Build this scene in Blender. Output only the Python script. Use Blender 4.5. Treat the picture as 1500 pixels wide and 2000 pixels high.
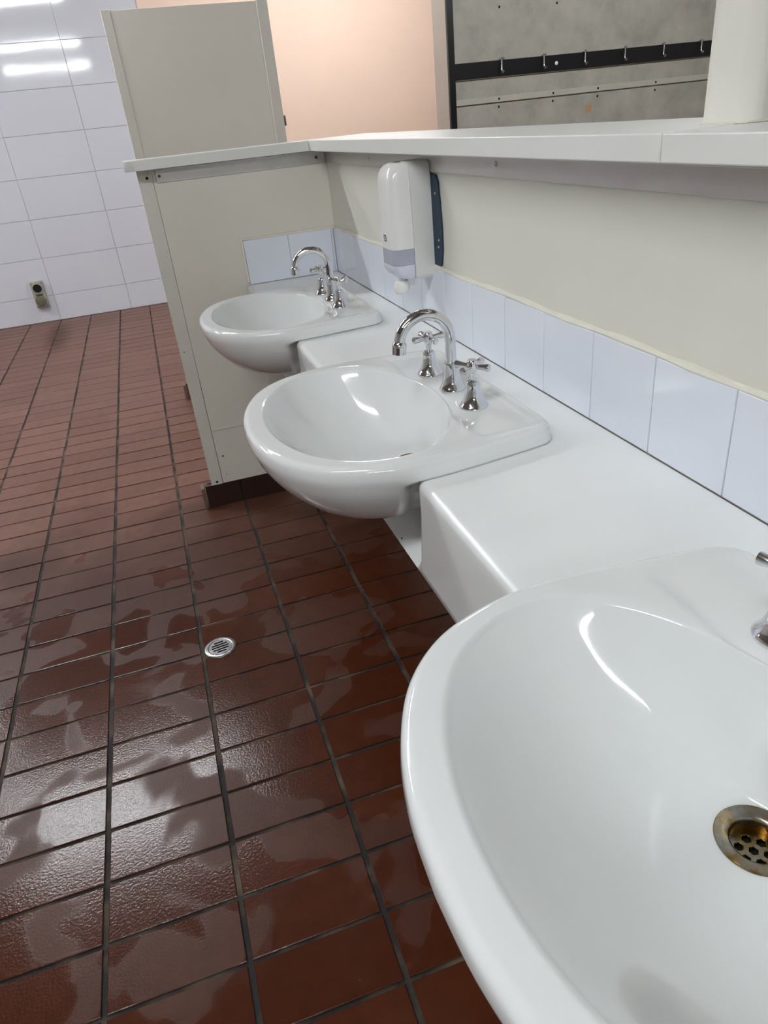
import bpy, bmesh, math, random
from mathutils import Vector, Matrix
random.seed(7)
PI = math.pi
for o in list(bpy.data.objects): bpy.data.objects.remove(o, do_unlink=True)
SC = bpy.context.scene
COL = SC.collection

# ------------------------------------------------------------------ camera
F_PX = 1372.3255                       # focal length in pixels of the 1500 x 2000 frame
W_ROT = Vector((-1.0628, 0.0828, 0.3376))
CAM = Vector((0.37458, -0.76887, 1.27466))
R_W2C = Matrix.Rotation(W_ROT.length, 3, W_ROT.normalized())
cd = bpy.data.cameras.new('camera')
cam = bpy.data.objects.new('camera', cd); COL.objects.link(cam)
cd.sensor_fit = 'VERTICAL'; cd.sensor_height = 24.0; cd.lens = F_PX / 2000 * 24.0
cd.clip_start = 0.02
cam.matrix_world = Matrix.Translation(CAM) @ R_W2C.transposed().to_4x4()
SC.camera = cam
def pixel(p):
    v = R_W2C @ (Vector(p) - CAM)
    if v.z > -0.05: return None
    return (750 + F_PX * v.x / -v.z, 1000 - F_PX * v.y / -v.z)

# ------------------------------------------------------------------ world, exposure
wd = bpy.data.worlds.new('world'); SC.world = wd; wd.use_nodes = True
wd.node_tree.nodes['Background'].inputs[0].default_value = (0.6, 0.65, 0.7, 1)
wd.node_tree.nodes['Background'].inputs[1].default_value = 0.05
SC.view_settings.view_transform = 'Standard'
SC.view_settings.look = 'None'
SC.view_settings.exposure = 0.0
SC.view_settings.gamma = 1.0
SC.view_settings.use_curve_mapping = False
LAMP = 92.0                             # radiance of the batten diffusers
LAMP_COL = (0.93, 0.97, 1.0)

# ------------------------------------------------------------------ materials
def lin(c):
    return tuple(((v/255)/12.92 if v/255 <= .04045 else ((v/255+.055)/1.055)**2.4) for v in c) + (1.0,)
MATS = {}
def nodes(name):
    m = bpy.data.materials.new(name); m.use_nodes = True
    nt = m.node_tree
    return m, nt, nt.nodes['Principled BSDF']
def N(nt, t, **kw):
    n = nt.nodes.new(t)
    for k, v in kw.items(): setattr(n, k, v)
    return n
def mat(name, col, rough=.4, metal=0.0, var=.04, vscale=6.0, bump=0.0, bscale=80.0, rvar=0.0, coat=0.0, col2=None, spec=.5, thr=None, trans=0.0, ior=1.45):
    """principled material with procedural mottling, roughness variation and fine relief"""
    m, nt, b = nodes(name)
    L = nt.links.new
    tc = N(nt, 'ShaderNodeTexCoord'); nz = N(nt, 'ShaderNodeTexNoise')
    geo = N(nt, 'ShaderNodeNewGeometry')
    L(geo.outputs['Position'], nz.inputs['Vector'])
    nz.inputs['Scale'].default_value = vscale; nz.inputs['Detail'].default_value = 5; nz.inputs['Roughness'].default_value = .6
    ramp = N(nt, 'ShaderNodeValToRGB')
    c = lin(col)
    lo, hi = thr if thr else (.3, .7)
    ramp.color_ramp.elements[0].position = lo; ramp.color_ramp.elements[1].position = hi
    if col2: a0, a1 = lin(col2), c
    else: a0 = tuple(x*(1-var) for x in c[:3])+(1,); a1 = tuple(min(1, x*(1+var*.5)) for x in c[:3])+(1,)
    ramp.color_ramp.elements[0].color = a0; ramp.color_ramp.elements[1].color = a1
    L(nz.outputs['Fac'], ramp.inputs['Fac']); L(ramp.outputs['Color'], b.inputs['Base Color'])
    b.inputs['Roughness'].default_value = rough; b.inputs['Metallic'].default_value = metal
    b.inputs['Coat Weight'].default_value = coat; b.inputs['Coat Roughness'].default_value = .05
    b.inputs['Specular IOR Level'].default_value = spec
    b.inputs['Transmission Weight'].default_value = trans; b.inputs['IOR'].default_value = ior
    if rvar:
        mr = N(nt, 'ShaderNodeMapRange'); L(nz.outputs['Fac'], mr.inputs['Value'])
        mr.inputs['From Min'].default_value = .3; mr.inputs['From Max'].default_value = .7
        mr.inputs['To Min'].default_value = max(0, rough-rvar); mr.inputs['To Max'].default_value = rough+rvar
        L(mr.outputs['Result'], b.inputs['Roughness'])
    if bump:
        n2 = N(nt, 'ShaderNodeTexNoise'); L(geo.outputs['Position'], n2.inputs['Vector'])
        n2.inputs['Scale'].default_value = bscale; n2.inputs['Detail'].default_value = 3
        bp = N(nt, 'ShaderNodeBump'); bp.inputs['Distance'].default_value = bump; bp.inputs['Strength'].default_value = 1.0
        L(n2.outputs['Fac'], bp.inputs['Height']); L(bp.outputs['Normal'], b.inputs['Normal'])
    MATS[name] = m
    return m
mat('porcelain', (232, 234, 233), .07, var=.012, vscale=5, coat=.4)
mat('counter', (238, 240, 239), .22, var=.015, vscale=7, bump=.0002, bscale=9)
mat('splash_tile', (228, 232, 242), .10, var=.02, vscale=4, bump=.00015, bscale=7)
mat('wall_tile', (214, 215, 224), .06, var=.02, vscale=3, bump=.0003, bscale=5)
mat('grout_light', (196, 196, 194), .7, var=.15, vscale=30)
mat('grout_wall', (200, 200, 204), .5, var=.08, vscale=20)
mat('silicone', (226, 222, 208), .4, var=.06, vscale=25)
mat('cream_wall', (224, 222, 211), .42, var=.025, vscale=3, bump=.0004, bscale=35)
mat('cream_panel', (222, 217, 205), .45, var=.045, vscale=3.5, bump=.0003, bscale=30)
mat('cream_trim', (216, 212, 202), .4, var=.05, vscale=7)
mat('ledge', (232, 232, 227), .30, var=.02, vscale=6, bump=.0002, bscale=14)
mat('post', (232, 229, 220), .5, var=.04, vscale=9, bump=.0006, bscale=60)
mat('pink_wall', (240, 212, 192), .6, var=.03, vscale=2.5, bump=.0005, bscale=40)
mat('jamb', (196, 184, 172), .5, var=.06, vscale=5)
mat('board', (172, 168, 157), .5, var=.24, vscale=6, bump=.0003, bscale=50)
mat('board_strip', (186, 182, 168), .5, var=.06, vscale=9)
mat('black', (16, 15, 17), .35, var=.2, vscale=10)
mat('dark_hole', (10, 9, 9), .8, var=.1)
mat('chrome', (226, 227, 230), .035, 1.0, var=.02)
mat('steel', (200, 200, 202), .24, 1.0, var=.06, vscale=25, rvar=.06)
mat('aluminium', (208, 205, 202), .45, 1.0, var=.10, vscale=14, rvar=.1)
mat('brass_worn', (150, 146, 140), .3, 1.0, col2=(126, 104, 60), vscale=30, thr=(.42, .58), rvar=.12)
mat('brass_dark', (92, 84, 66), .4, 1.0, col2=(58, 46, 28), vscale=60, rvar=.1)
mat('dispenser_white', (238, 237, 234), .22, var=.015, coat=.2)
mat('dispenser_back', (228, 227, 224), .3, var=.02)
mat('window_grey', (176, 178, 194), .16, var=.08, vscale=30, coat=.3)
mat('soap', (214, 214, 230), .18, var=.05, vscale=30, coat=.3)
mat('logo_grey', (110, 110, 116), .4, var=.05)
mat('navy', (22, 50, 72), .5, var=.25, vscale=40)
mat('outlet_beige', (168, 164, 152), .45, var=.2, vscale=30)
mat('outlet_flap', (112, 107, 90), .35, var=.2, vscale=30)
mat('ceiling', (186, 184, 178), .8, var=.03)
mat('room_wall', (196, 192, 184), .6, var=.05)
mat('batten', (232, 232, 232), .5, var=.02)
mat('index_cap', (205, 203, 190), .3, var=.03)
mat('tape', (186, 140, 100), .6, var=.1, vscale=30)
mat('hinge', (110, 98, 84), .4, .6, var=.1)
mat('skirt_tile', (52, 32, 26), .3, var=.2, vscale=12)
mat('skirt_end', (120, 100, 90), .35, var=.25, vscale=40)
m, nt, b = nodes('lamp'); b.inputs['Base Color'].default_value = (.9, .9, .9, 1)
b.inputs['Emission Color'].default_value = LAMP_COL + (1,); b.inputs['Emission Strength'].default_value = LAMP
MATS['lamp'] = m

def floor_mats():
    m, nt, b = nodes('quarry_tile'); L = nt.links.new
    geo = N(nt, 'ShaderNodeNewGeometry'); pos = geo.outputs['Position']
    # tint of each tile from its cell
    dv = N(nt, 'ShaderNodeVectorMath', operation='DIVIDE'); L(pos, dv.inputs[0]); dv.inputs[1].default_value = (.25, .127555, 10)
    fl = N(nt, 'ShaderNodeVectorMath', operation='FLOOR'); L(dv.outputs[0], fl.inputs[0])
    wn = N(nt, 'ShaderNodeTexWhiteNoise'); L(fl.outputs[0], wn.inputs['Vector'])
    base = N(nt, 'ShaderNodeMix', data_type='RGBA'); L(wn.outputs['Value'], base.inputs['Factor'])
    base.inputs['A'].default_value = lin((110, 74, 60)); base.inputs['B'].default_value = lin((122, 85, 71))
    fine = N(nt, 'ShaderNodeTexNoise'); L(pos, fine.inputs['Vector']); fine.inputs['Scale'].default_value = 26; fine.inputs['Detail'].default_value = 6
    fr = N(nt, 'ShaderNodeMapRange'); L(fine.outputs['Fac'], fr.inputs['Value'])
    fr.inputs['From Min'].default_value = .3; fr.inputs['From Max'].default_value = .7; fr.inputs['To Min'].default_value = .86; fr.inputs['To Max'].default_value = 1.08
    mul = N(nt, 'ShaderNodeVectorMath', operation='SCALE'); L(base.outputs['Result'], mul.inputs[0]); L(fr.outputs['Result'], mul.inputs['Scale'])
    # wet film: blotches, only on the washed side of the floor nearest the basins
    wnz = N(nt, 'ShaderNodeTexNoise'); L(pos, wnz.inputs['Vector']); wnz.inputs['Scale'].default_value = 4.2; wnz.inputs['Detail'].default_value = 2.5; wnz.inputs['Distortion'].default_value = .5
    sep = N(nt, 'ShaderNodeSeparateXYZ'); L(pos, sep.inputs[0])
    yb = N(nt, 'ShaderNodeMapRange'); L(sep.outputs['Y'], yb.inputs['Value'])
    yb.inputs['From Min'].default_value = 1.0; yb.inputs['From Max'].default_value = 2.1; yb.inputs['To Min'].default_value = .06; yb.inputs['To Max'].default_value = -.35
    ad = N(nt, 'ShaderNodeMath', operation='ADD'); L(wnz.outputs['Fac'], ad.inputs[0]); L(yb.outputs['Result'], ad.inputs[1])
    wet = N(nt, 'ShaderNodeMapRange', interpolation_type='SMOOTHSTEP'); L(ad.outputs[0], wet.inputs['Value'])
    wet.inputs['From Min'].default_value = .475; wet.inputs['From Max'].default_value = .535
    # darker, redder clay on the near half of the floor, lighter beyond
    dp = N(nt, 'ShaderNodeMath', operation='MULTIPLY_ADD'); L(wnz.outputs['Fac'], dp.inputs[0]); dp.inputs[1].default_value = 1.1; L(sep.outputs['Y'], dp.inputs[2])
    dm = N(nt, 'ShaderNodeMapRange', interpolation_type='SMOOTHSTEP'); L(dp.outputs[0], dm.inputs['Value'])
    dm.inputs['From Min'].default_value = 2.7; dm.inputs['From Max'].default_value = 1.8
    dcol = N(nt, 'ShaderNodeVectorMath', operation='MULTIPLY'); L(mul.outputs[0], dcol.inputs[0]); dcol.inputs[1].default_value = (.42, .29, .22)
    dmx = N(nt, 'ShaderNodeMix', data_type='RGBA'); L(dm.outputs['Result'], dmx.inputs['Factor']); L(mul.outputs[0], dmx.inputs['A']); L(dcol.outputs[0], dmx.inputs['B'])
    wcol = N(nt, 'ShaderNodeVectorMath', operation='MULTIPLY'); L(dmx.outputs['Result'], wcol.inputs[0]); wcol.inputs[1].default_value = (.95, .72, .52)
    mx = N(nt, 'ShaderNodeMix', data_type='RGBA'); L(wet.outputs['Result'], mx.inputs['Factor']); L(dmx.outputs['Result'], mx.inputs['A']); L(wcol.outputs[0], mx.inputs['B'])
    # long brown patch on the floor below the socket of the far wall
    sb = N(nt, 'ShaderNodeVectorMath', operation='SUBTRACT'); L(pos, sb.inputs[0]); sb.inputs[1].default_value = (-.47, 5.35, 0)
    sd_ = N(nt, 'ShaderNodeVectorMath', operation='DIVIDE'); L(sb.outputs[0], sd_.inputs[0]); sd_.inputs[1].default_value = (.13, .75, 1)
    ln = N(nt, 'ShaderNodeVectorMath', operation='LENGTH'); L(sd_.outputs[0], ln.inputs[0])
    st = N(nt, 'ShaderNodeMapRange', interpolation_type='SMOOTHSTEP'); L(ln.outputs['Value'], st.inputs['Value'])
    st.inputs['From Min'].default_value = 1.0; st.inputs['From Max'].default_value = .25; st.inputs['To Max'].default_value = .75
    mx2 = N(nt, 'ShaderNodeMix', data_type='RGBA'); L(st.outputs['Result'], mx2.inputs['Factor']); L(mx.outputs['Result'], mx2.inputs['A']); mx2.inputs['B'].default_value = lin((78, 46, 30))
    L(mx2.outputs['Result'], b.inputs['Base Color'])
    sl = N(nt, 'ShaderNodeMapRange'); L(wet.outputs['Result'], sl.inputs['Value']); sl.inputs['To Min'].default_value = .3; sl.inputs['To Max'].default_value = .38
    L(sl.outputs['Result'], b.inputs['Specular IOR Level'])
    rg = N(nt, 'ShaderNodeMapRange'); L(wet.outputs['Result'], rg.inputs['Value']); rg.inputs['To Min'].default_value = .42; rg.inputs['To Max'].default_value = .17
    L(rg.outputs['Result'], b.inputs['Roughness'])
    n2 = N(nt, 'ShaderNodeTexNoise'); L(pos, n2.inputs['Vector']); n2.inputs['Scale'].default_value = 190; n2.inputs['Detail'].default_value = 2
    bp = N(nt, 'ShaderNodeBump'); bp.inputs['Distance'].default_value = .00038; L(n2.outputs['Fac'], bp.inputs['Height'])
    L(bp.outputs['Normal'], b.inputs['Normal'])
    MATS['quarry_tile'] = m
    g, nt, b = nodes('floor_grout'); L = nt.links.new
    geo = N(nt, 'ShaderNodeNewGeometry'); nz = N(nt, 'ShaderNodeTexNoise'); L(geo.outputs['Position'], nz.inputs['Vector']); nz.inputs['Scale'].default_value = 9; nz.inputs['Detail'].default_value = 6
    rp = N(nt, 'ShaderNodeValToRGB'); rp.color_ramp.elements[0].position = .46; rp.color_ramp.elements[1].position = .66
    rp.color_ramp.elements[0].color = lin((24, 19, 17)); rp.color_ramp.elements[1].color = lin((88, 76, 62))
    L(nz.outputs['Fac'], rp.inputs['Fac']); L(rp.outputs['Color'], b.inputs['Base Color']); b.inputs['Roughness'].default_value = .75
    n2 = N(nt, 'ShaderNodeTexNoise'); L(geo.outputs['Position'], n2.inputs['Vector']); n2.inputs['Scale'].default_value = 120
    bp = N(nt, 'ShaderNodeBump'); bp.inputs['Distance'].default_value = .0015; L(n2.outputs['Fac'], bp.inputs['Height']); L(bp.outputs['Normal'], b.inputs['Normal'])
    MATS['floor_grout'] = g
floor_mats()

# ------------------------------------------------------------------ mesh helpers
def link(name, me, m, parent=None, smooth=False):
    o = bpy.data.objects.new(name, me); COL.objects.link(o)
    if m: 
        me.materials.clear(); me.materials.append(MATS[m])
    if smooth:
        for p in me.polygons: p.use_smooth = True
    if parent: o.parent = parent
    return o
def wloc(o):
    v = Vector((0, 0, 0))
    while o: v += o.location; o = o.parent
    return v
def finish(name, bm, m, parent=None, smooth=False, sharp=40, flat=0):
    """world-space bmesh -> object under parent (parents only carry a location)"""
    off = wloc(parent) if parent else Vector((0, 0, 0))
    if off.length: bmesh.ops.translate(bm, verts=bm.verts, vec=-off)
    bmesh.ops.recalc_face_normals(bm, faces=bm.faces)
    me = bpy.data.meshes.new(name); bm.to_mesh(me); bm.free()
    o = link(name, me, m, parent, smooth)
    if smooth and sharp: me.set_sharp_from_angle(angle=math.radians(sharp))
    if flat:
        for p in me.polygons:
            if max(abs(c) for c in p.normal) > .9999 or p.area > flat: p.use_smooth = False
    return o
def add_box(bm, x0, x1, y0, y1, z0, z1):
    v = [bm.verts.new((x, y, z)) for z in (z0, z1) for y in (y0, y1) for x in (x0, x1)]
    for f in ((0, 2, 3, 1), (4, 5, 7, 6), (0, 1, 5, 4), (2, 6, 7, 3), (0, 4, 6, 2), (1, 3, 7, 5)):
        bm.faces.new([v[i] for i in f])
    return v
def bev(bm, w, seg=2, edges=None):
    if w: bmesh.ops.bevel(bm, geom=edges or bm.edges[:], offset=w, segments=seg, profile=.5, affect='EDGES')
def box(name, x0, x1, y0, y1, z0, z1, m, parent=None, b=0, seg=2):
    bm = bmesh.new(); add_box(bm, x0, x1, y0, y1, z0, z1); bev(bm, b, seg)
    return finish(name, bm, m, parent, smooth=bool(b), sharp=50, flat=9)
def prism(name, pts, z0, z1, m, parent=None, b=0, seg=2):
    bm = bmesh.new()
    lo = [bm.verts.new((x, y, z0)) for x, y in pts]; hi = [bm.verts.new((x, y, z1)) for x, y in pts]
    n = len(pts)
    bm.faces.new(lo[::-1]); bm.faces.new(hi)
    for i in range(n): bm.faces.new((lo[i], lo[(i+1) % n], hi[(i+1) % n], hi[i]))
    bev(bm, b, seg)
    return finish(name, bm, m, parent, smooth=bool(b), sharp=50, flat=9)
def lathe(bm, prof, c=(0, 0, 0), axis='Z', n=32, cap=True):
    """prof: (radius, height) pairs"""
    rings = []
    for r, h in prof:
        ring = []
        for k in range(n):
            a = 2*PI*k/n; u, v = r*math.cos(a), r*math.sin(a)
            p = {'Z': (u, v, h), 'X': (h, u, v), 'Y': (u, h, v)}[axis]
            ring.append(bm.verts.new((c[0]+p[0], c[1]+p[1], c[2]+p[2])))
        rings.append(ring)
    for i in range(len(rings)-1):
        for k in range(n):
            bm.faces.new((rings[i][k], rings[i][(k+1) % n], rings[i+1][(k+1) % n], rings[i+1][k]))
    if cap: bm.faces.new(rings[0][::-1]); bm.faces.new(rings[-1])
def tube(bm, pts, rad, n=20, cap=True):
    rings = []
    for i, p in enumerate(pts):
        p = Vector(p); t = (Vector(pts[min(i+1, len(pts)-1)]) - Vector(pts[max(i-1, 0)])).normalized()
        ref = Vector((0, 1, 0)) if abs(t.y) < .9 else Vector((1, 0, 0))
        u = t.cross(ref).normalized(); v = t.cross(u)
        r = rad[i] if isinstance(rad, (list, tuple)) else rad
        rings.append([bm.verts.new(p + u*r*math.cos(2*PI*k/n) + v*r*math.sin(2*PI*k/n)) for k in range(n)])
    for i in range(len(rings)-1):
        for k in range(n): bm.faces.new((rings[i][k], rings[i][(k+1) % n], rings[i+1][(k+1) % n], rings[i+1][k]))
    if cap: bm.faces.new(rings[0][::-1]); bm.faces.new(rings[-1])
def plate(name, outer, holes, thick, m, parent, loc, bevel=.0006):
    """flat plate with real holes: a filled 2D curve turned into a mesh"""
    cu = bpy.data.curves.new(name, 'CURVE'); cu.dimensions = '2D'; cu.fill_mode = 'BOTH'; cu.extrude = thick/2; cu.bevel_depth = bevel
    for pts in [outer]+holes:
        s = cu.splines.new('POLY'); s.points.add(len(pts)-1); s.use_cyclic_u = True
        for i, (x, y) in enumerate(pts): s.points[i].co = (x, y, 0, 1)
    t = bpy.data.objects.new(name+'_tmp', cu); COL.objects.link(t)
    dg = bpy.context.evaluated_depsgraph_get()
    me = bpy.data.meshes.new_from_object(t.evaluated_get(dg)); me.name = name
    bpy.data.objects.remove(t, do_unlink=True); bpy.data.curves.remove(cu)
    o = link(name, me, m, parent); o.location = loc
    return o
def thing(name, label, cat, loc=(0, 0, 0), group=None, kind=None):
    o = bpy.data.objects.new(name, None); COL.objects.link(o); o.location = loc; o.empty_display_size = .05
    return tag(o, label, cat, group, kind)
def tag(o, label, cat, group=None, kind=None):
    o['label'] = label; o['category'] = cat
    if group: o['group'] = group
    if kind: o['kind'] = kind
    return o
def struct(o, label, cat): return tag(o, label, cat, kind='structure')
def copy_tree(o, parent=None):
    c = o.copy(); COL.objects.link(c); c.parent = parent
    for ch in list(o.children): copy_tree(ch, c)
    return c
def screw(parent, p, axis, r=.0035, m='steel', name='screw', h=.002):
    """domed screw head; axis is the direction the head faces, e.g. '-X'"""
    bm = bmesh.new(); s = -1 if axis[0] == '-' else 1
    lathe(bm, [(r, 0), (r, s*h*.5), (r*.7, s*h), (r*.3, s*h), (r*.25, s*h*.4)], p, axis[-1], 10)
    return finish(name, bm, m, parent, smooth=True, sharp=30)
def hole(parent, p, axis, r=.0035, name='screw_hole'):
    bm = bmesh.new(); s = -1 if axis[0] == '-' else 1
    lathe(bm, [(r, -s*.0005), (r, s*.0006), (r*.8, s*.0008)], p, axis[-1], 10)
    return finish(name, bm, 'dark_hole', parent)

# ------------------------------------------------------------------ floor
TX, TY = .25, .127555
XW = 1.0                               # face of the basin wall
YP = 1.785                             # face of the low partition
YF = 6.012                             # face of the far wall
fl = struct(box('floor', -4.6, 5.3, -6.3, 6.3, -.06, -.0035, 'floor_grout'), 'dark grout floor set with red-brown quarry tiles', 'floor')
def tile_mesh():
    bm = bmesh.new(); w, d = TX/2-.0052, TY/2-.0042
    add_box(bm, -w, w, -d, d, -.012, 0)
    bmesh.ops.delete(bm, geom=[f for f in bm.faces if f.normal.z < -.5 or abs(f.calc_center_median().z+.012) < 1e-6], context='FACES')
    top = [e for e in bm.edges if all(abs(v.co.z) < 1e-6 for v in e.verts)]
    bev(bm, .0013, 1, top)
    bmesh.ops.recalc_face_normals(bm, faces=bm.faces)
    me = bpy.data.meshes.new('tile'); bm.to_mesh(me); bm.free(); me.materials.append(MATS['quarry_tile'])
    return me
tm = tile_mesh()
cells = []
for i in range(-18, 21):
    for j in range(-26, 48):
        cx, cy = (i+.5)*TX, (j+.5)*TY
        if cy > YF+.05 or XW+.01 < cx < XW+.08: continue
        c4 = [pixel((cx+sx*TX/2, cy+sy*TY/2, 0)) for sx, sy in ((-1, -1), (1, -1), (1, 1), (-1, 1))]
        area = 0
        if all(c4):
            mx, my = sum(p[0] for p in c4)/4, sum(p[1] for p in c4)/4
            if -90 < mx < 1000 and 560 < my < 2060 and not (mx > 880 and my > 1150) and not (cy > YP and cx > .45) and cx < XW:
                area = abs(sum(c4[k][0]*c4[(k+1) % 4][1]-c4[(k+1) % 4][0]*c4[k][1] for k in range(4)))/2
        cells.append((area, cx, cy))
cells.sort(reverse=True)
rest = bmesh.new()
for k, (area, cx, cy) in enumerate(cells):
    tilt = (random.uniform(-.0035, .0035), random.uniform(-.0035, .0035), 0); dz = random.uniform(-.0006, .0004)
    jit = (random.uniform(-.0008, .0008), random.uniform(-.0008, .0008))
    if k < 298 and area > 0:
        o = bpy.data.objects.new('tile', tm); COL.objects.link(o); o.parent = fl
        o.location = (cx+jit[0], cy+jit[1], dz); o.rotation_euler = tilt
    else:
        r = bmesh.new(); r.from_mesh(tm)
        bmesh.ops.transform(r, matrix=Matrix.Translation((cx, cy, dz)), verts=r.verts)
        t = bpy.data.meshes.new('t'); r.to_mesh(t); r.free(); rest.from_mesh(t); bpy.data.meshes.remove(t)
me = bpy.data.meshes.new('tile_field'); rest.to_mesh(me); rest.free()
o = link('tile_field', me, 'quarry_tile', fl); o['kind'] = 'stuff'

# ------------------------------------------------------------------ shell
struct(box('ceiling', -4.6, 5.3, -6.3, 6.3, 2.78, 2.88, 'ceiling'), 'plain white ceiling above the washroom', 'ceiling')
struct(box('wall_left', -4.6, -4.5, -6.3, 6.3, 0, 2.78, 'room_wall'), 'cream wall on the far left of the washroom', 'wall')
struct(box('wall_near', -4.5, 5.2, -6.3, -6.2, 0, 2.78, 'room_wall'), 'cream wall behind the viewpoint', 'wall')
struct(box('wall_right', 5.2, 5.3, -6.3, 6.3, 0, 2.78, 'room_wall'), 'cream wall at the far right side', 'wall')
# far wall with large white tiles
wf = struct(box('wall_far', -4.5, .71, YF+.006, YF+.12, 0, 2.78, 'grout_wall'), 'glossy white large-tile wall at the far end of the floor', 'wall')
zs = [0, .214]+[.214+.2985*k for k in range(1, 10)]
xs = [.7]+[.10-.6*k for k in range(0, 9)]
for a in range(len(xs)-1):
    for c in range(len(zs)-1):
        x0, x1, z0, z1 = xs[a+1], xs[a], zs[c], min(zs[c+1], 2.78)
        if z1-z0 < .02: continue
        g = .0014
        box('tile', max(x0, -4.5)+g, x1-g, YF, YF+.009, z0+(.004 if c == 0 else g), z1-g, 'wall_tile', wf, b=.0012, seg=2)
wp = struct(box('wall_pink', .71, 5.2, YF, YF+.12, 0, 2.78, 'pink_wall'), 'smooth peach pink painted wall seen over the ledge', 'wall')

# low wall behind the basins
wb = struct(box('wall_basin', XW, 1.10, -3.2, 1.86, 0, 1.199, 'cream_wall'), 'low cream painted wall behind the row of basins', 'wall')
ZC = .81; ZT = .955
k = -20
while True:
    y0 = .0145 + .1515*k; y1 = y0 + .1515
    if y0 > YP-.02: break
    y1 = min(y1, YP-.011)
    if y1 > -1.3:
        box('splash_tile', XW-.008, XW-.0002, y0+.0011, y1-.0011, ZC+.002, ZT-random.uniform(0, .0012), 'splash_tile', wb, b=.001, seg=2)
    k += 1
box('tile_bed', XW-.0062, XW, -1.3, YP-.002, ZC, ZT-.002, 'grout_light', wb)
bm = bmesh.new(); tube(bm, [(XW-.003, y, ZT+.002+.0012*math.sin(y*17)) for y in [-1.3+.05*i for i in range(62)]], [.0055+.0012*math.sin(i*2.1) for i in range(62)], 8)
finish('silicone_bead', bm, 'silicone', wb, True)

# ------------------------------------------------------------------ low partition at the end of the basins
pt = thing('partition', 'low cream partition panel at the end of the basins under the ledge', 'partition', (.389, YP, 0))
box('panel', .434, XW, YP, YP+.036, .315, 1.199, 'cream_panel', pt, b=.0008)
box('lower_panel', .434, XW, YP-.003, YP+.036, .094, .312, 'cream_panel', pt, b=.001)
box('end_trim', .389, .4325, YP-.002, YP+.040, .092, 1.199, 'cream_trim', pt, b=.0015)
bm = bmesh.new(); tube(bm, [(.436+.0+i*.0565, YP-.003, .3135+.0008*math.sin(i*3)) for i in range(11)], .003, 6); finish('silicone_bead', bm, 'cream_trim', pt, True)
hole(pt, (.411, YP-.002, .104), '-Y', .005); hole(pt, (.417, YP-.002, 1.176), '-Y', .0045)
hole(pt, (.404, YP-.002, .62), '-Y', .002)
screw(pt, (.452, YP-.003, .128), '-Y', .005, 'cream_trim'); screw(pt, (.455, YP-.003, .205), '-Y', .004, 'outlet_flap')
for (x0, x1) in ((.676, .831), (.831, .984), (.984, 1.0-.0085)):
    box('splash_tile', x0+.0011, x1-.0011, YP-.008, YP-.0002, ZC+.002, ZT-.001, 'splash_tile', pt, b=.001)
box('tile_bed', .678, XW-.007, YP-.0062, YP, ZC, ZT-.002, 'grout_light', pt)
bm = bmesh.new(); tube(bm, [(.672, YP-.003, ZC+.01), (.672, YP-.003, .9), (.673, YP-.003, ZT+.003), (.69, YP-.003, ZT+.003), (.85, YP-.003, ZT+.002), (.99, YP-.003, ZT+.002)], .005, 8)
finish('silicone_bead', bm, 'silicone', pt, True)
for (x0, x1) in ((.362, .497), (.503, .747), (.753, .998)):
    box('skirting_tile', x0, x1, YP+.004, YP+.018, -.002, .0915, 'skirt_tile', pt, b=.002)
box('skirting_end', .345, .3595, YP-.004, YP+.045, -.002, .088, 'skirt_end', pt, b=.004, seg=3)
box('base_plinth', .372, 1.0, YP+.0185, YP+.035, -.002, .0915, 'floor_grout', pt)
sp = thing('counter_support', 'grey support panel under the counter against the partition', 'panel', (.68, 1.77, 0))
box('panel', .676, .985, 1.764, YP-.0042, .0, .62, 'cream_panel', sp, b=.002)

# tall partition further back
tp = thing('partition', 'tall cream partition panel standing between ledge and far tiled wall', 'partition', (.409, 3.16, 0))
Y2 = 3.16
box('panel', .449, 1.098, Y2, Y2+.03, .094, 1.79, 'cream_panel', tp, b=.001)
box('end_trim', .409, .4475, Y2-.003, Y2+.034, .094, 1.794, 'cream_trim', tp, b=.002)
box('end_trim', 1.0995, 1.148, Y2-.003, Y2+.034, .0, 1.80, 'cream_trim', tp, b=.002)
bm = bmesh.new(); tube(bm, [(1.0985, Y2-.001, .1), (1.0985, Y2-.001, 1.79)], .003, 6); finish('silicone_bead', bm, 'ledge', tp, True)
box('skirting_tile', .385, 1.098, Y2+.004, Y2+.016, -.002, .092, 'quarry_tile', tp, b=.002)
box('skirting_end', .37, .384, Y2-.004, Y2+.045, -.002, .088, 'skirt_end', tp, b=.004, seg=3)
bm = bmesh.new(); lathe(bm, [(.006, 1.28), (.008, 1.283), (.008, 1.322), (.006, 1.325)], (1.152, Y2+.01, 0), 'Z', 12); finish('hinge', bm, 'hinge', tp, True)

# ------------------------------------------------------------------ ledge
ZL0, ZL1 = 1.20, 1.23
XL = .932; YL = YP-.068
ld = thing('ledge', 'cream laminate ledge capping the low wall and partition above the basins', 'ledge', (XL, YL, ZL0))
prism('ledge_board', [(.356, 1.748), (.366, 1.733), (.386, YL), (XL-.0012, YL), (1.0940, 1.88), (.356, 1.88)], ZL0, ZL1, 'ledge', ld, b=.0018)
prism('ledge_board', [(XL, -.034), (1.168, -.034), (1.168, 1.88), (1.0960, 1.88), (XL, YL+.0012)], ZL0, ZL1, 'ledge', ld, b=.0018)
prism('ledge_board', [(XL+.0006, -1.6), (1.168, -1.6), (1.168, -.0352), (XL+.0006, -.0352)], ZL0, ZL1-.0006, 'ledge', ld, b=.0018)
ag = thing('angle_bracket', 'brushed aluminium angle strip screwed along the wall under the ledge', 'bracket', (XW, 0, 1.16))
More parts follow.
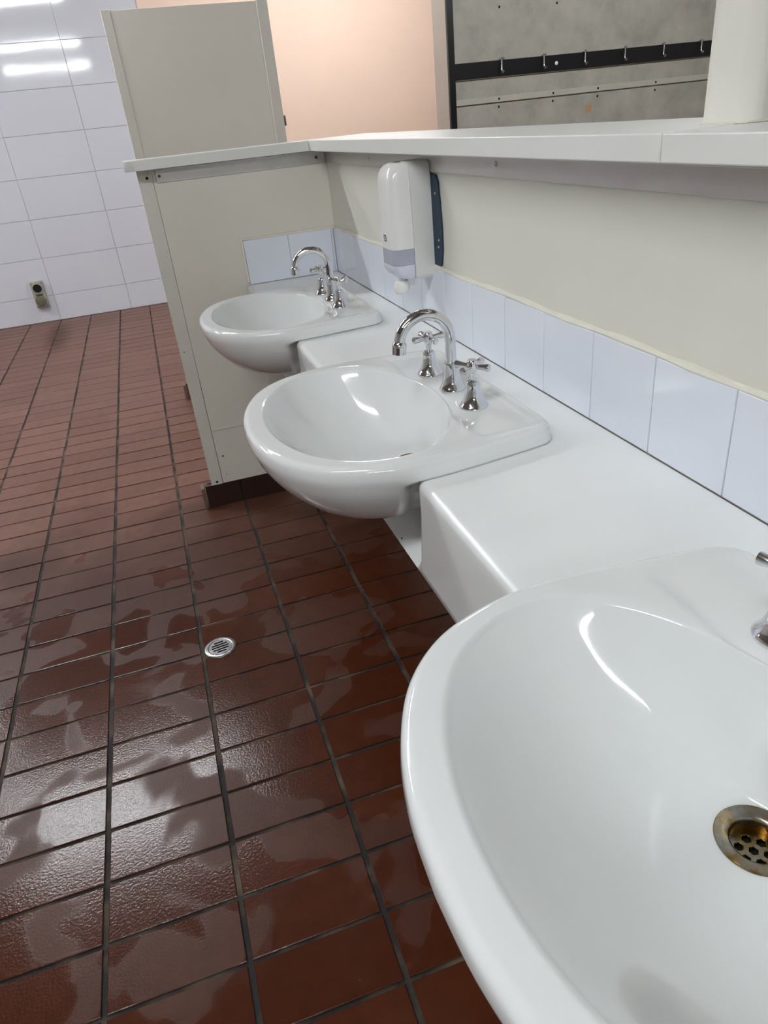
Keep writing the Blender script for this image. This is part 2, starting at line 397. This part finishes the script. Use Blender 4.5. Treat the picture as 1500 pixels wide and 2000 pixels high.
def angle_strip(parent, y0, y1):
    box('angle', XW-.0035, XW-.0002, y0, y1, 1.159, 1.1985, 'aluminium', parent, b=.0006)
    box('angle_flange', XW-.040, XW-.0038, y0, y1, 1.195, 1.1985, 'aluminium', parent, b=.0006)
angle_strip(ag, -.2885, YP-.005)
for y, z in ((1.29, 1.181), (.506, 1.181)): screw(ag, (XW-.0035, y, z), '-X', .0055)
ag2 = thing('angle_bracket', 'brushed aluminium angle strip nearest the viewer under the ledge end', 'bracket', (XW, -.3, 1.16))
angle_strip(ag2, -1.5, -.2895)
screw(ag2, (XW-.0035, -.294, 1.174), '-X', .007); screw(ag2, (XW-.0035, -.297, 1.191), '-X', .003)
ag3 = thing('angle_bracket', 'brushed aluminium angle strip on the partition under the ledge', 'bracket', (.445, YP, 1.16))
box('angle', .445, XW-.006, YP-.0035, YP-.0002, 1.159, 1.1985, 'aluminium', ag3, b=.0006)
box('angle_flange', .445, XW-.042, YP-.040, YP-.0038, 1.195, 1.1985, 'aluminium', ag3, b=.0006)
for x in (.425+.03, .966): screw(ag3, (x, YP-.0035, 1.178), '-Y', .005, 'hinge')

# post on the ledge
bm = bmesh.new(); add_box(bm, 1.03, 1.15, -.052, .031, ZL1+.0002, 2.78)
bev(bm, .018, 5, [e for e in bm.edges if abs(e.verts[0].co.z-e.verts[1].co.z) > 1])
tag(finish('post', bm, 'post', None, True, 50, flat=9), 'off-white rounded-corner post rising from the ledge', 'post')
bm = bmesh.new(); tube(bm, [(1.031, .03, ZL1+.001), (1.029, -.03, ZL1+.001), (1.035, -.047, ZL1+.001), (1.05, -.053, ZL1+.001), (1.14, -.053, ZL1+.001)], .0016, 6)
finish('silicone_bead', bm, 'silicone', bpy.data.objects['post'], True)

# ------------------------------------------------------------------ hook wall beyond
YH = 4.0
wh = struct(box('wall_hooks', 2.392, 5.2, YH+.02, YH+.235, 0, 2.78, 'jamb'), 'grey board-clad wall with coat hooks beyond the ledge', 'wall')
box('black_frame', 2.391, 2.432, YH-.006, YH+.0195, 0, 2.78, 'black', wh, b=.001)
box('board', 2.4325, 5.2, YH, YH+.0195, 1.513, 2.78, 'board', wh, b=.001)
box('board', 2.4325, 5.2, YH, YH+.0195, 1.285, 1.417, 'board', wh, b=.001)
box('board_strip', 2.4325, 5.2, YH-.004, YH-.0002, 1.2845, 1.318, 'board_strip', wh, b=.001)
box('board', 2.4325, 5.2, YH, YH+.0195, 0, 1.277, 'board', wh, b=.001)
for x, z in ((2.742, 1.789), (3.139, 1.787), (3.535, 1.787), (3.931, 1.787), (2.731, 1.302), (3.124, 1.301), (3.46, 1.302), (3.911, 1.301), (2.73, 1.257), (3.123, 1.257), (3.46, 1.256), (3.911, 1.255)):
    screw(wh, (x, YH-(.004 if 1.29 < z < 1.31 else 0), z), '-Y', .007, 'dark_hole')
cr = thing('coat_rail', 'black coat rail with a row of small metal hooks', 'coat rail', (2.44, YH, 1.42))
box('rail', 2.4325, 5.2, YH+.002, YH+.019, 1.424, 1.5125, 'black', cr, b=.001)
box('lower_edge', 2.4325, 5.2, YH-.006, YH+.0195, 1.4175, 1.4238, 'hinge', cr, b=.001)
for k in range(8):
    x = 2.744+.2995*k
    bm = bmesh.new()
    tube(bm, [(x, YH+.001, 1.520), (x, YH-.012, 1.519), (x, YH-.020, 1.510), (x, YH-.021, 1.49), (x, YH-.020, 1.462), (x, YH-.026, 1.450), (x, YH-.036, 1.447), (x, YH-.042, 1.452)], [.005, .005, .005, .005, .005, .0055, .007, .008], 10)
    add_box(bm, x-.008, x+.028, YH-.003, YH-.0005, 1.513, 1.527)
    h = finish('hook', bm, 'steel', cr, True)
bm = bmesh.new(); lathe(bm, [(.011, 0), (.011, -.003), (.008, -.005)], (3.145, YH+.002, 1.467), 'Y', 14); finish('cap', bm, 'dispenser_white', cr, True)
prism('tape', [(3.375, YH-.0006), (3.375, YH-.0001), (3.417, YH-.0001), (3.417, YH-.0006)], 1.168, 1.208, 'tape')
tag(bpy.data.objects['tape'], 'small tan tape patch stuck on the grey lower board', 'tape')

# ------------------------------------------------------------------ counter (swept profile with scoops for the basins)
XFR = .664
CY = [1.225, .362, -.497]
def sst(t): t = max(0, min(1, t)); return t*t*(3-2*t)
def front(y, z):
    """x of the fascia at (y, z)"""
    w = 0
    hw = .232 + (.249-.232)*sst((z-.64)/.13)
    for c in CY:
        w = max(w, sst((hw-abs(y-c))/.008+.5))
    d = .195*sst((z-.640)/.05)**.8
    rd = 0
    for c in CY:
        u = abs(y-c)-hw
        if u < .026: rd = max(rd, .026-math.sqrt(max(0, .000676-(.026-max(u, 0))**2)))
    return XFR + max(w*d, rd*sst((z-.636)/.03))
ys = set()
y = -1.3
while y < YP-.004: ys.add(round(y, 4)); y += .03
for c in CY:
    for s in (-1, 1):
        for i in range(-14, 15): ys.add(round(c+s*.25+i*.0025, 4))
        for i in range(20): ys.add(round(c+s*(.20+.0+i*.002), 4))
ys = sorted(v for v in ys if v < YP-.0095)+[YP-.0085]
bm = bmesh.new(); rows = []
RN = .014
for y in ys:
    row = []
    xt = front(y, ZC)
    for x in (XW-.0085, .97, .93, .90): row.append((x, ZC))
    for t in (.0, .25, .5, .75): row.append((.895+(xt+RN-.895)*max(t, 0), ZC) if xt < .84 else (.893-.002*t*4, ZC-.001*t))
    for q in range(0, 6):
        a = PI/2*q/5
        row.append((xt+RN-RN*math.sin(a), ZC-RN+RN*math.cos(a)))
    for i in range(1, 15):
        z = ZC-RN-(ZC-RN-.636)*i/14
        row.append((front(y, z), z))
    row.append((XFR+.003, .633)); row.append((XFR+.012, .633))
    rows.append([bm.verts.new((x, y, z)) for x, z in row])
for i in range(len(rows)-1):
    for j in range(len(rows[0])-1):
        bm.faces.new((rows[i][j], rows[i+1][j], rows[i+1][j+1], rows[i][j+1]))
ct = thing('counter', 'long white moulded counter top with deep rounded front holding the basins', 'counter', (XFR, YP-.01, ZC))
finish('counter_top', bm, 'counter', ct, True, sharp=60)
hole(ct, (XFR+.0035, .215, .645), '-X', .002)

# ------------------------------------------------------------------ basins
ZR = .84                                # rim height
def spl(pts, n):
    """Catmull-Rom through pts (open), n samples per span"""
    out = []
    P = [pts[0]]+pts+[pts[-1]]
    for i in range(1, len(P)-2):
        for k in range(n):
            t = k/n
            out.append(tuple(.5*((2*P[i][a])+(-P[i-1][a]+P[i+1][a])*t+(2*P[i-1][a]-5*P[i][a]+4*P[i+1][a]-P[i+2][a])*t*t+(-P[i-1][a]+3*P[i][a]-3*P[i+1][a]+P[i+2][a])*t**3) for a in (0, 1)))
    out.append(pts[-1]); return out
BC = (.655, 0.0)                        # polar centre, plan
HALF = [(.905, 0), (.905, .10), (.905, .195), (.9015, .2225), (.887, .240), (.862, .2475), (.80, .2555), (.72, .2645), (.66, .2655), (.60, .2525), (.547, .2275), (.503, .183), (.474, .123), (.459, .06), (.455, 0)]
def outline_radius():
    half = spl(HALF, 24)
    pol = sorted((math.atan2(y-BC[1], x-BC[0]), math.hypot(x-BC[0], y-BC[1])) for x, y in half)
    def f(a):
        a = abs(math.atan2(math.sin(a), math.cos(a)))
        for i in range(len(pol)-1):
            if pol[i][0] <= a <= pol[i+1][0]+1e-9:
                t = (a-pol[i][0])/max(1e-9, pol[i+1][0]-pol[i][0]); return pol[i][1]*(1-t)+pol[i+1][1]*t
        return pol[-1][1]
    return f
ORAD = outline_radius()
def bowl_edge(a):
    # super-ellipse around (.648, 0)
    c, s = math.cos(a), math.sin(a)
    return (.648+.153*c, .230*s)
DR = (.751, .014)                        # waste
ZD = .703
def deck(x, y):
    """recessed tap deck"""
    e = .005
    w = sst((x-.779)/.010)*sst((.893-x)/.010)*sst((.232-abs(y))/.012)
    return -.0045*w
def make_basin_mesh():
    NA = 160
    angs = [2*PI*k/NA for k in range(NA)]
    bm = bmesh.new(); loops = []
    # bowl interior
    SB = [0, .04, .09, .15, .22, .30, .38, .46, .54, .62, .69, .76, .82, .87, .91, .94, .965, .985, 1.0]
    for s in SB:
        ring = []
        for a in angs:
            ex, ey = bowl_edge(a); dx, dy = DR[0]+.0325*math.cos(a), DR[1]+.0325*math.sin(a)
            x, y = dx+(ex-dx)*s, dy+(ey-dy)*s
            bk = sst((math.cos(a)+.1)/.9); q = s*.985
            g = (1-(1-q**(2.3-.3*bk))**1.2)/(1-(1-.985**(2.3-.3*bk))**1.2)
            z = ZD+(ZR-.0055-ZD)*(.05*s+.95*g)
            ring.append((x, y, z))
        loops.append(ring)
    # rounded lip of the bowl, top of the rim
    for t, dz in [(t, -.0055*max(0, 1-t/.25)**2) for t in (.025, .05, .08, .11, .145, .18, .215, .26, .32, .40, .48, .56, .63, .70, .76, .81, .85)]:
        ring = []
        for a in angs:
            ex, ey = bowl_edge(a); A = math.atan2(ey-BC[1], ex-BC[0]); r = ORAD(A)-.012
            ox, oy = BC[0]+r*math.cos(A), BC[1]+r*math.sin(A)
            x, y = ex+(ox-ex)*t/.85, ey+(oy-ey)*t/.85
            ring.append((x, y, ZR+dz+deck(x, y)))
        loops.append(ring)
    # rolled outer edge and outside
    def outer(of, ob, z, zb):
        ring = []
        for a in angs:
            ex, ey = bowl_edge(a); A = math.atan2(ey, ex-BC[0]); r = ORAD(A)
            w = sst((BC[0]+r*math.cos(A)-.635)/.04)          # 1 on the counter side
            r += of*(1-w)+ob*w
            ring.append((BC[0]+r*math.cos(A), r*math.sin(A), z*(1-w)+zb*w))
        return ring
    for k in range(1, 7):
        a = PI/2*k/6; o_, z_ = -.012+.012*math.sin(a), ZR-.012+.012*math.cos(a)
        loops.append(outer(o_, o_, z_, z_))
    loops.append(outer(.001, .0025, .821, .824)); loops.append(outer(0, .0035, .814, .819)); loops.append(outer(-.002, .0045, .807, .8145)); loops.append(outer(-.0045, .0055, .801, .8114))
    # below the counter line: closed body shrinking into the cut-out
    def under(sh, z, k):
        ring = []
        for a in angs:
            ex, ey = bowl_edge(a); A = math.atan2(ey, ex-BC[0]); r = ORAD(A)
            x, y = BC[0]+r*math.cos(A), r*math.sin(A)
            w = sst((x-.635)/.04)
            xb = min(x, .85); yb = max(-.242, min(.242, y))     # inside the cut-out
            x2, y2 = x*(1-w)+xb*w, y*(1-w)+yb*w
            X0 = .71
            ring.append((X0+(x2-X0)*sh, y2*sh, z*(1-w)+min(z, .8110)*w if k else (z*(1-w)+.8110*w)))
        return ring
    for sh, z, k in ((.972, .792, 0), (.948, .779, 1), (.915, .765, 1), (.872, .750, 1), (.82, .735, 1), (.76, .7205, 1), (.69, .7075, 1), (.61, .6965, 1), (.52, .687, 1), (.42, .6795, 1), (.31, .674, 1), (.18, .670, 1), (.08, .669, 1)):
        loops.append(under(sh, z, k))
    V = [[bm.verts.new(p) for p in ring] for ring in loops]
    for i in range(len(V)-1):
        for k in range(NA): bm.faces.new((V[i][k], V[i][(k+1) % NA], V[i+1][(k+1) % NA], V[i+1][k]))
    bm.faces.new(V[-1])
    bmesh.ops.recalc_face_normals(bm, faces=bm.faces)
    me = bpy.data.meshes.new('bowl'); bm.to_mesh(me); bm.free()
    me.materials.append(MATS['porcelain'])
    for p in me.polygons: p.use_smooth = True
    return me
basin_me = make_basin_mesh()
def circ(r, n=40, c=(0, 0), a0=0): return [(c[0]+r*math.cos(a0+2*PI*k/n), c[1]+r*math.sin(a0+2*PI*k/n)) for k in range(n)]
def make_basin():
    b = thing('basin', '', 'basin', (0, 0, 0), 'semi-recessed basins in the counter')
    link('bowl', basin_me, None, b)
    wo = bpy.data.objects.new('waste', None); COL.objects.link(wo); wo.parent = b
    bpy.data.objects.remove(wo)
    bm = bmesh.new()
    lathe(bm, [(.0345, ZD-.003), (.0345, ZD+.0012), (.0335, ZD+.0024), (.029, ZD+.0014), (.0235, ZD+.0002), (.0215, ZD-.0015), (.0212, ZD-.006), (.0212, ZD-.022), (.0225, ZD-.03)], (DR[0], DR[1], 0), 'Z', 48, cap=False)
    fl_ = finish('waste_flange', bm, 'brass_worn', b, True, 60)
    rot = .3
    hs = []
    for k in range(6):
        a = rot+k*PI/3; hs.append(circ(.0048, 6, (.0118*math.cos(a), .0118*math.sin(a)), a+PI/6))
    hs.append(circ(.0048, 6, (0, 0), rot+PI/6))
    plate('waste_grid', circ(.0211, 40), hs, .002, 'brass_worn', fl_, (DR[0], DR[1], ZD-.0165), .0005)
    bm = bmesh.new(); lathe(bm, [(.0215, ZD-.023), (.0215, ZD-.0315)], (DR[0], DR[1], 0), 'Z', 24); finish('waste_pipe', bm, 'dark_hole', fl_)
    return b
proto = make_basin()
basin_labels = ['white semi-recessed basin furthest away, beside the partition', 'white semi-recessed basin in the middle of the row', 'large white basin nearest the viewer with worn brass waste']

# ------------------------------------------------------------------ taps and spouts
def make_tap():
    t = thing('tap', '', 'tap', (0, 0, 0), 'chrome cross-handle taps')
    bm = bmesh.new(); lathe(bm, [(.0245, 0), (.0248, .0015), (.0245, .003), (.0225, .0055), (.0195, .010), (.0165, .016), (.0142, .023), (.0126, .030), (.0118, .037), (.0116, .041), (.0105, .0445), (.0085, .046), (.0065, .0462)], n=40)
    finish('bell', bm, 'chrome', t, True, 35)
    bm = bmesh.new(); lathe(bm, [(.0055, .045), (.0055, .056), (.0065, .058), (.0075, .062)], n=24); finish('stem', bm, 'chrome', t, True, 35)
    bm = bmesh.new(); lathe(bm, [(.0055, .058), (.0078, .0605), (.0088, .064), (.0092, .070), (.0092, .0765), (.0085, .0795), (.0075, .0805)], n=28)
    hub = finish('hub', bm, 'chrome', t, True, 35)
    bm = bmesh.new(); lathe(bm, [(.0074, .0795), (.0072, .0812), (.0055, .0818)], n=24); finish('index_cap', bm, 'index_cap', hub, True, 35)
    for k in range(4):
        a = PI/2*k; d = Vector((math.cos(a), math.sin(a), .02))
        bm = bmesh.new(); tube(bm, [Vector((0, 0, .0695))+d*s for s in (.006, .010, .020, .0295, .0315, .0322)], [.0036, .0040, .0052, .0066, .0062, .0045], 16)
        finish('arm', bm, 'chrome', t, True, 40)
    return t
def make_spout():
    t = thing('spout', '', 'spout', (0, 0, 0), 'chrome gooseneck spouts')
    bm = bmesh.new(); lathe(bm, [(.0235, 0), (.0238, .0015), (.0235, .003), (.0215, .0065), (.0185, .0115), (.0162, .018), (.0146, .026), (.0136, .036), (.0130, .047), (.0126, .0495), (.0108, .0505)], n=40)
    finish('base', bm, 'chrome', t, True, 35)
    bm = bmesh.new(); lathe(bm, [(.0112, .0500), (.0114, .0505), (.0114, .0515), (.0100, .052)], n=32); finish('collar', bm, 'chrome', t, True, 35)
    R = .0465; zc = .094
    pts = [(0, 0, z) for z in (.046, .06, .075, .085)]+[(-R+R*math.cos(a), 0, zc+R*math.sin(a)) for a in [math.radians(174*i/28) for i in range(29)]]
    a = math.radians(174); ex, ez = -R+R*math.cos(a), zc+R*math.sin(a)
    bm = bmesh.new(); tube(bm, pts, .0097, 28); finish('pipe', bm, 'chrome', t, True, 35)
    tx, tz = -math.sin(a), math.cos(a)
    bm = bmesh.new()
    e = lambda s: (ex+tx*s, 0, ez+tz*s)
    tube(bm, [e(-.004), e(-.002), e(.001), e(.004), e(.0055), e(.0056), e(.012), e(.0175), e(.0178), e(.0165)], [.0097, .0112, .0124, .0128, .0128, .0122, .0122, .0122, .0105, .0095], 28)
    finish('aerator', bm, 'chrome', t, True, 30)
    return t
tap0, spout0 = make_tap(), make_spout()
where = ['furthest basin', 'middle basin', 'nearest basin']
rots = [(.15, .5), (.10, .62), (.35, .2)]
ZDK = ZR-.0045
for i, c in enumerate(CY):
    b = proto if i == 0 else copy_tree(proto)
    b.location = (0, c, 0); b['label'] = basin_labels[i]
    for s, side in ((1, 'far'), (-1, 'near')):
        t = tap0 if (i == 0 and s == 1) else copy_tree(tap0)
        t.location = (.830, c+s*.1, ZDK); t.rotation_euler = (0, 0, rots[i][0 if s == 1 else 1])
        t['label'] = 'chrome cross-handle tap on the %s side of the %s' % (side, where[i])
    sp_ = spout0 if i == 0 else copy_tree(spout0)
    sp_.location = (.833, c-.002, ZDK); sp_.rotation_euler = (0, 0, (-.14, -.02, 0)[i]); sp_['label'] = 'chrome gooseneck spout between the taps of the %s' % where[i]

# ------------------------------------------------------------------ soap dispenser
sd = thing('soap_dispenser', 'white wall-mounted soap dispenser with grey refill window under the ledge', 'soap dispenser', (.95, .88, .95))
Y0, Y1, XF0, XS, XB = .826, .932, .896, .946, .9955
def rr_section(x0, x1, y0, y1, r, n=8):
    """front-rounded section, straight at x1"""
    p = [(x1, y0)]
    for k in range(n+1):
        a = PI/2*k/n; p.append((x0+r-r*math.sin(a), y0+r-r*math.cos(a)))
    for k in range(n+1):
        a = PI/2*k/n; p.append((x0+r-r*math.cos(a), y1-r+r*math.sin(a)))
    p.append((x1, y1)); return p
def loft(name, levels, m, parent):
    bm = bmesh.new(); V = [[bm.verts.new((x, y, z)) for x, y in sec] for sec, z in levels]; n = len(V[0])
    for i in range(len(V)-1):
        for k in range(n): bm.faces.new((V[i][k], V[i][(k+1) % n], V[i+1][(k+1) % n], V[i+1][k]))
    bm.faces.new(V[0][::-1]); bm.faces.new(V[-1])
    return finish(name, bm, m, parent, True, 50)
lv = []
for z, fi, si in ((1.0065, 0, 0), (1.05, -.001, 0), (1.10, 0, .0005), (1.145, .002, .001), (1.162, .005, .003), (1.172, .010, .0065), (1.179, .017, .011), (1.183, .026, .018)):
    lv.append((rr_section(XF0+fi, XS-.0006, Y0+si, Y1-si, .024), z))
loft('cover', lv, 'dispenser_white', sd)
lv = [(rr_section(XF0+.001, XS-.0012, Y0+.001, Y1-.001, .024), z) for z in (.972, 1.006)]
loft('refill_window', lv, 'window_grey', sd)
lv = [(rr_section(XF0+fi, XS-.0012, Y0+si, Y1-si, .02), z) for z, fi, si in ((.937, .032, .012), (.940, .020, .006), (.946, .010, .003), (.955, .004, .0015), (.964, .001, .001), (.9715, .001, .001))]
loft('soap_window', lv, 'soap', sd)
bm = bmesh.new()
lev = [(.936, .006, .008), (.940, .002, .003), (.947, 0, 0), (1.15, 0, 0), (1.168, 0, .002), (1.178, 0, .006), (1.184, 0, .014)]
V = []
for z, fi, si in lev:
    V.append([bm.verts.new((x, y, z)) for x, y in ((XS, Y0+si), (XS, Y1-si), (XB, Y1-si-.004), (XB, Y0+si+.004))])
for i in range(len(V)-1):
    for k in range(4): bm.faces.new((V[i][k], V[i][(k+1) % 4], V[i+1][(k+1) % 4], V[i+1][k]))
bm.faces.new(V[0][::-1]); bm.faces.new(V[-1]); finish('back_body', bm, 'dispenser_back', sd, True, 35)
bm = bmesh.new(); lathe(bm, [(.009, .948), (.009, .934), (.016, .931), (.0195, .922), (.019, .911), (.014, .903), (.006, .901)], (.922, .868, 0), 'Z', 28); finish('nozzle', bm, 'dispenser_white', sd, True, 45)
box('nozzle_bracket', .935, .955, .862, .885, .916, .940, 'dispenser_white', sd, b=.003)
lg = box('logo', XF0-.0012, XF0-.0002, .871, .889, 1.022, 1.037, 'logo_grey', sd, b=.0004)
box('logo_letter', XF0-.0016, XF0-.0012, .875, .885, 1.0255, 1.0275, 'dispenser_white', lg); box('logo_letter', XF0-.0016, XF0-.0012, .875, .885, 1.031, 1.033, 'dispenser_white', lg)
box('lock', .93, .943, .868, .888, 1.1825, 1.1855, 'logo_grey', sd, b=.001)
# navy backing plate on the wall
pts = [(.824, 1.156), (.800, 1.154), (.790, 1.14), (.784, 1.10), (.779, 1.05), (.781, 1.0), (.790, .968), (.797, .9615), (.96, .9615), (.97, 1.05), (.96, 1.155)]
bm = bmesh.new()
a = [bm.verts.new((XW-.0042, y, z)) for y, z in pts]; c2 = [bm.verts.new((XW-.0002, y, z)) for y, z in pts]
bm.faces.new(a); bm.faces.new(c2[::-1])
for k in range(len(pts)): bm.faces.new((a[k], a[(k+1) % len(pts)], c2[(k+1) % len(pts)], c2[k]))
bp_ = tag(finish('backing_plate', bm, 'navy', None), 'navy blue backing plate on the wall behind the soap dispenser', 'plate')
for y, z in ((.806, 1.117), (.797, 1.02), (.801, 1.005)):
    screw(bp_, (XW-.0042, y, z), '-X', .0028, 'outlet_beige')

# ------------------------------------------------------------------ socket on the far wall
so = thing('wall_socket', 'beige double wall socket low on the white tiled wall', 'socket', (-.6, YF, .24))
box('housing', -.65, -.552, YF-.055, YF-.0002, .135, .345, 'outlet_beige', so, b=.006, seg=3)
bm = bmesh.new(); lathe(bm, [(.040, YF-.055), (.041, YF-.060), (.040, YF-.064), (.035, YF-.064), (.034, YF-.056)], (-.601, 0, .292), 'Y', 28, cap=False); finish('socket_ring', bm, 'outlet_beige', so, True)
bm = bmesh.new(); lathe(bm, [(.035, YF-.0545), (.035, YF-.0585)], (-.601, 0, .292), 'Y', 28); finish('socket_face', bm, 'dark_hole', so)
bm = bmesh.new(); lathe(bm, [(.043, YF-.055), (.044, YF-.066), (.040, YF-.073), (.030, YF-.076)], (-.601, 0, .190), 'Y', 28)
fp = finish('flap', bm, 'outlet_flap', so, True)
box('flap_hinge', -.63, -.572, YF-.066, YF-.054, .236, .246, 'hinge', so, b=.002)
for x, z in ((-.64, .333), (-.562, .333), (-.64, .147), (-.562, .147)): screw(so, (x, YF-.055, z), '-Y', .005, 'hinge')

# ------------------------------------------------------------------ floor drain
fd = thing('floor_drain', 'round chrome floor drain grate with parallel slots', 'floor drain', (.301, .899, 0))
bm = bmesh.new(); lathe(bm, [(.0445, -.002), (.0450, .0016), (.0435, .0028), (.0365, .0036), (.0335, .0033), (.0325, .0022), (.0325, .0006)], (.301, .899, 0), 'Z', 48, cap=False); finish('rim', bm, 'steel', fd, True, 50)
def slot(y, hl, w):
    p = []
    for k in range(9):
        a = -PI/2+PI*k/8; p.append((hl+w*math.cos(a), y+w*math.sin(a)))
    for k in range(9):
        a = PI/2+PI*k/8; p.append((-hl+w*math.cos(a), y+w*math.sin(a)))
    return p
pl = plate('grate', circ(.0324, 40), [slot(y, hl, .0031) for y, hl in ((-.0205, .011), (-.0103, .0195), (0, .0225), (.0103, .0195), (.0205, .011))], .0016, 'steel', fd, (0, 0, .0026), .0003)
pl.rotation_euler = (0, 0, .12)
bm = bmesh.new(); lathe(bm, [(.0326, -.001), (.0326, .0013)], (.301, .899, 0), 'Z', 32); finish('sump', bm, 'dark_hole', fd)

# ------------------------------------------------------------------ ceiling battens
def batten(x, y, L, label):
    t = thing('ceiling_light', label, 'light', (x, y, 2.78), 'fluorescent ceiling battens')
    box('housing', x-L/2, x+L/2, y-.05, y+.05, 2.725, 2.7795, 'batten', t, b=.004)
    box('diffuser', x-L/2+.02, x+L/2-.02, y-.035, y+.035, 2.68, 2.7245, 'lamp', t, b=.008)
batten(-.66, 3.0, 1.56, 'fluorescent ceiling batten above the floor beside the partition')
batten(-.70, -.85, 1.56, 'fluorescent ceiling batten above the floor beside the nearest basin')
batten(-.70, -4.45, 1.56, 'fluorescent ceiling batten far behind the viewpoint')
batten(2.2, 4.7, 1.2, 'fluorescent ceiling batten in front of the pink wall')
batten(-2.55, 4.2, 1.56, 'added out-of-view ceiling batten brightening the far tiled wall')  # unseen batten, added to lift the far wall and far floor
batten(3.2, 1.9, 1.56, 'added out-of-view ceiling batten brightening the coat hook wall')  # added fill for the hook wall, no lamp known there
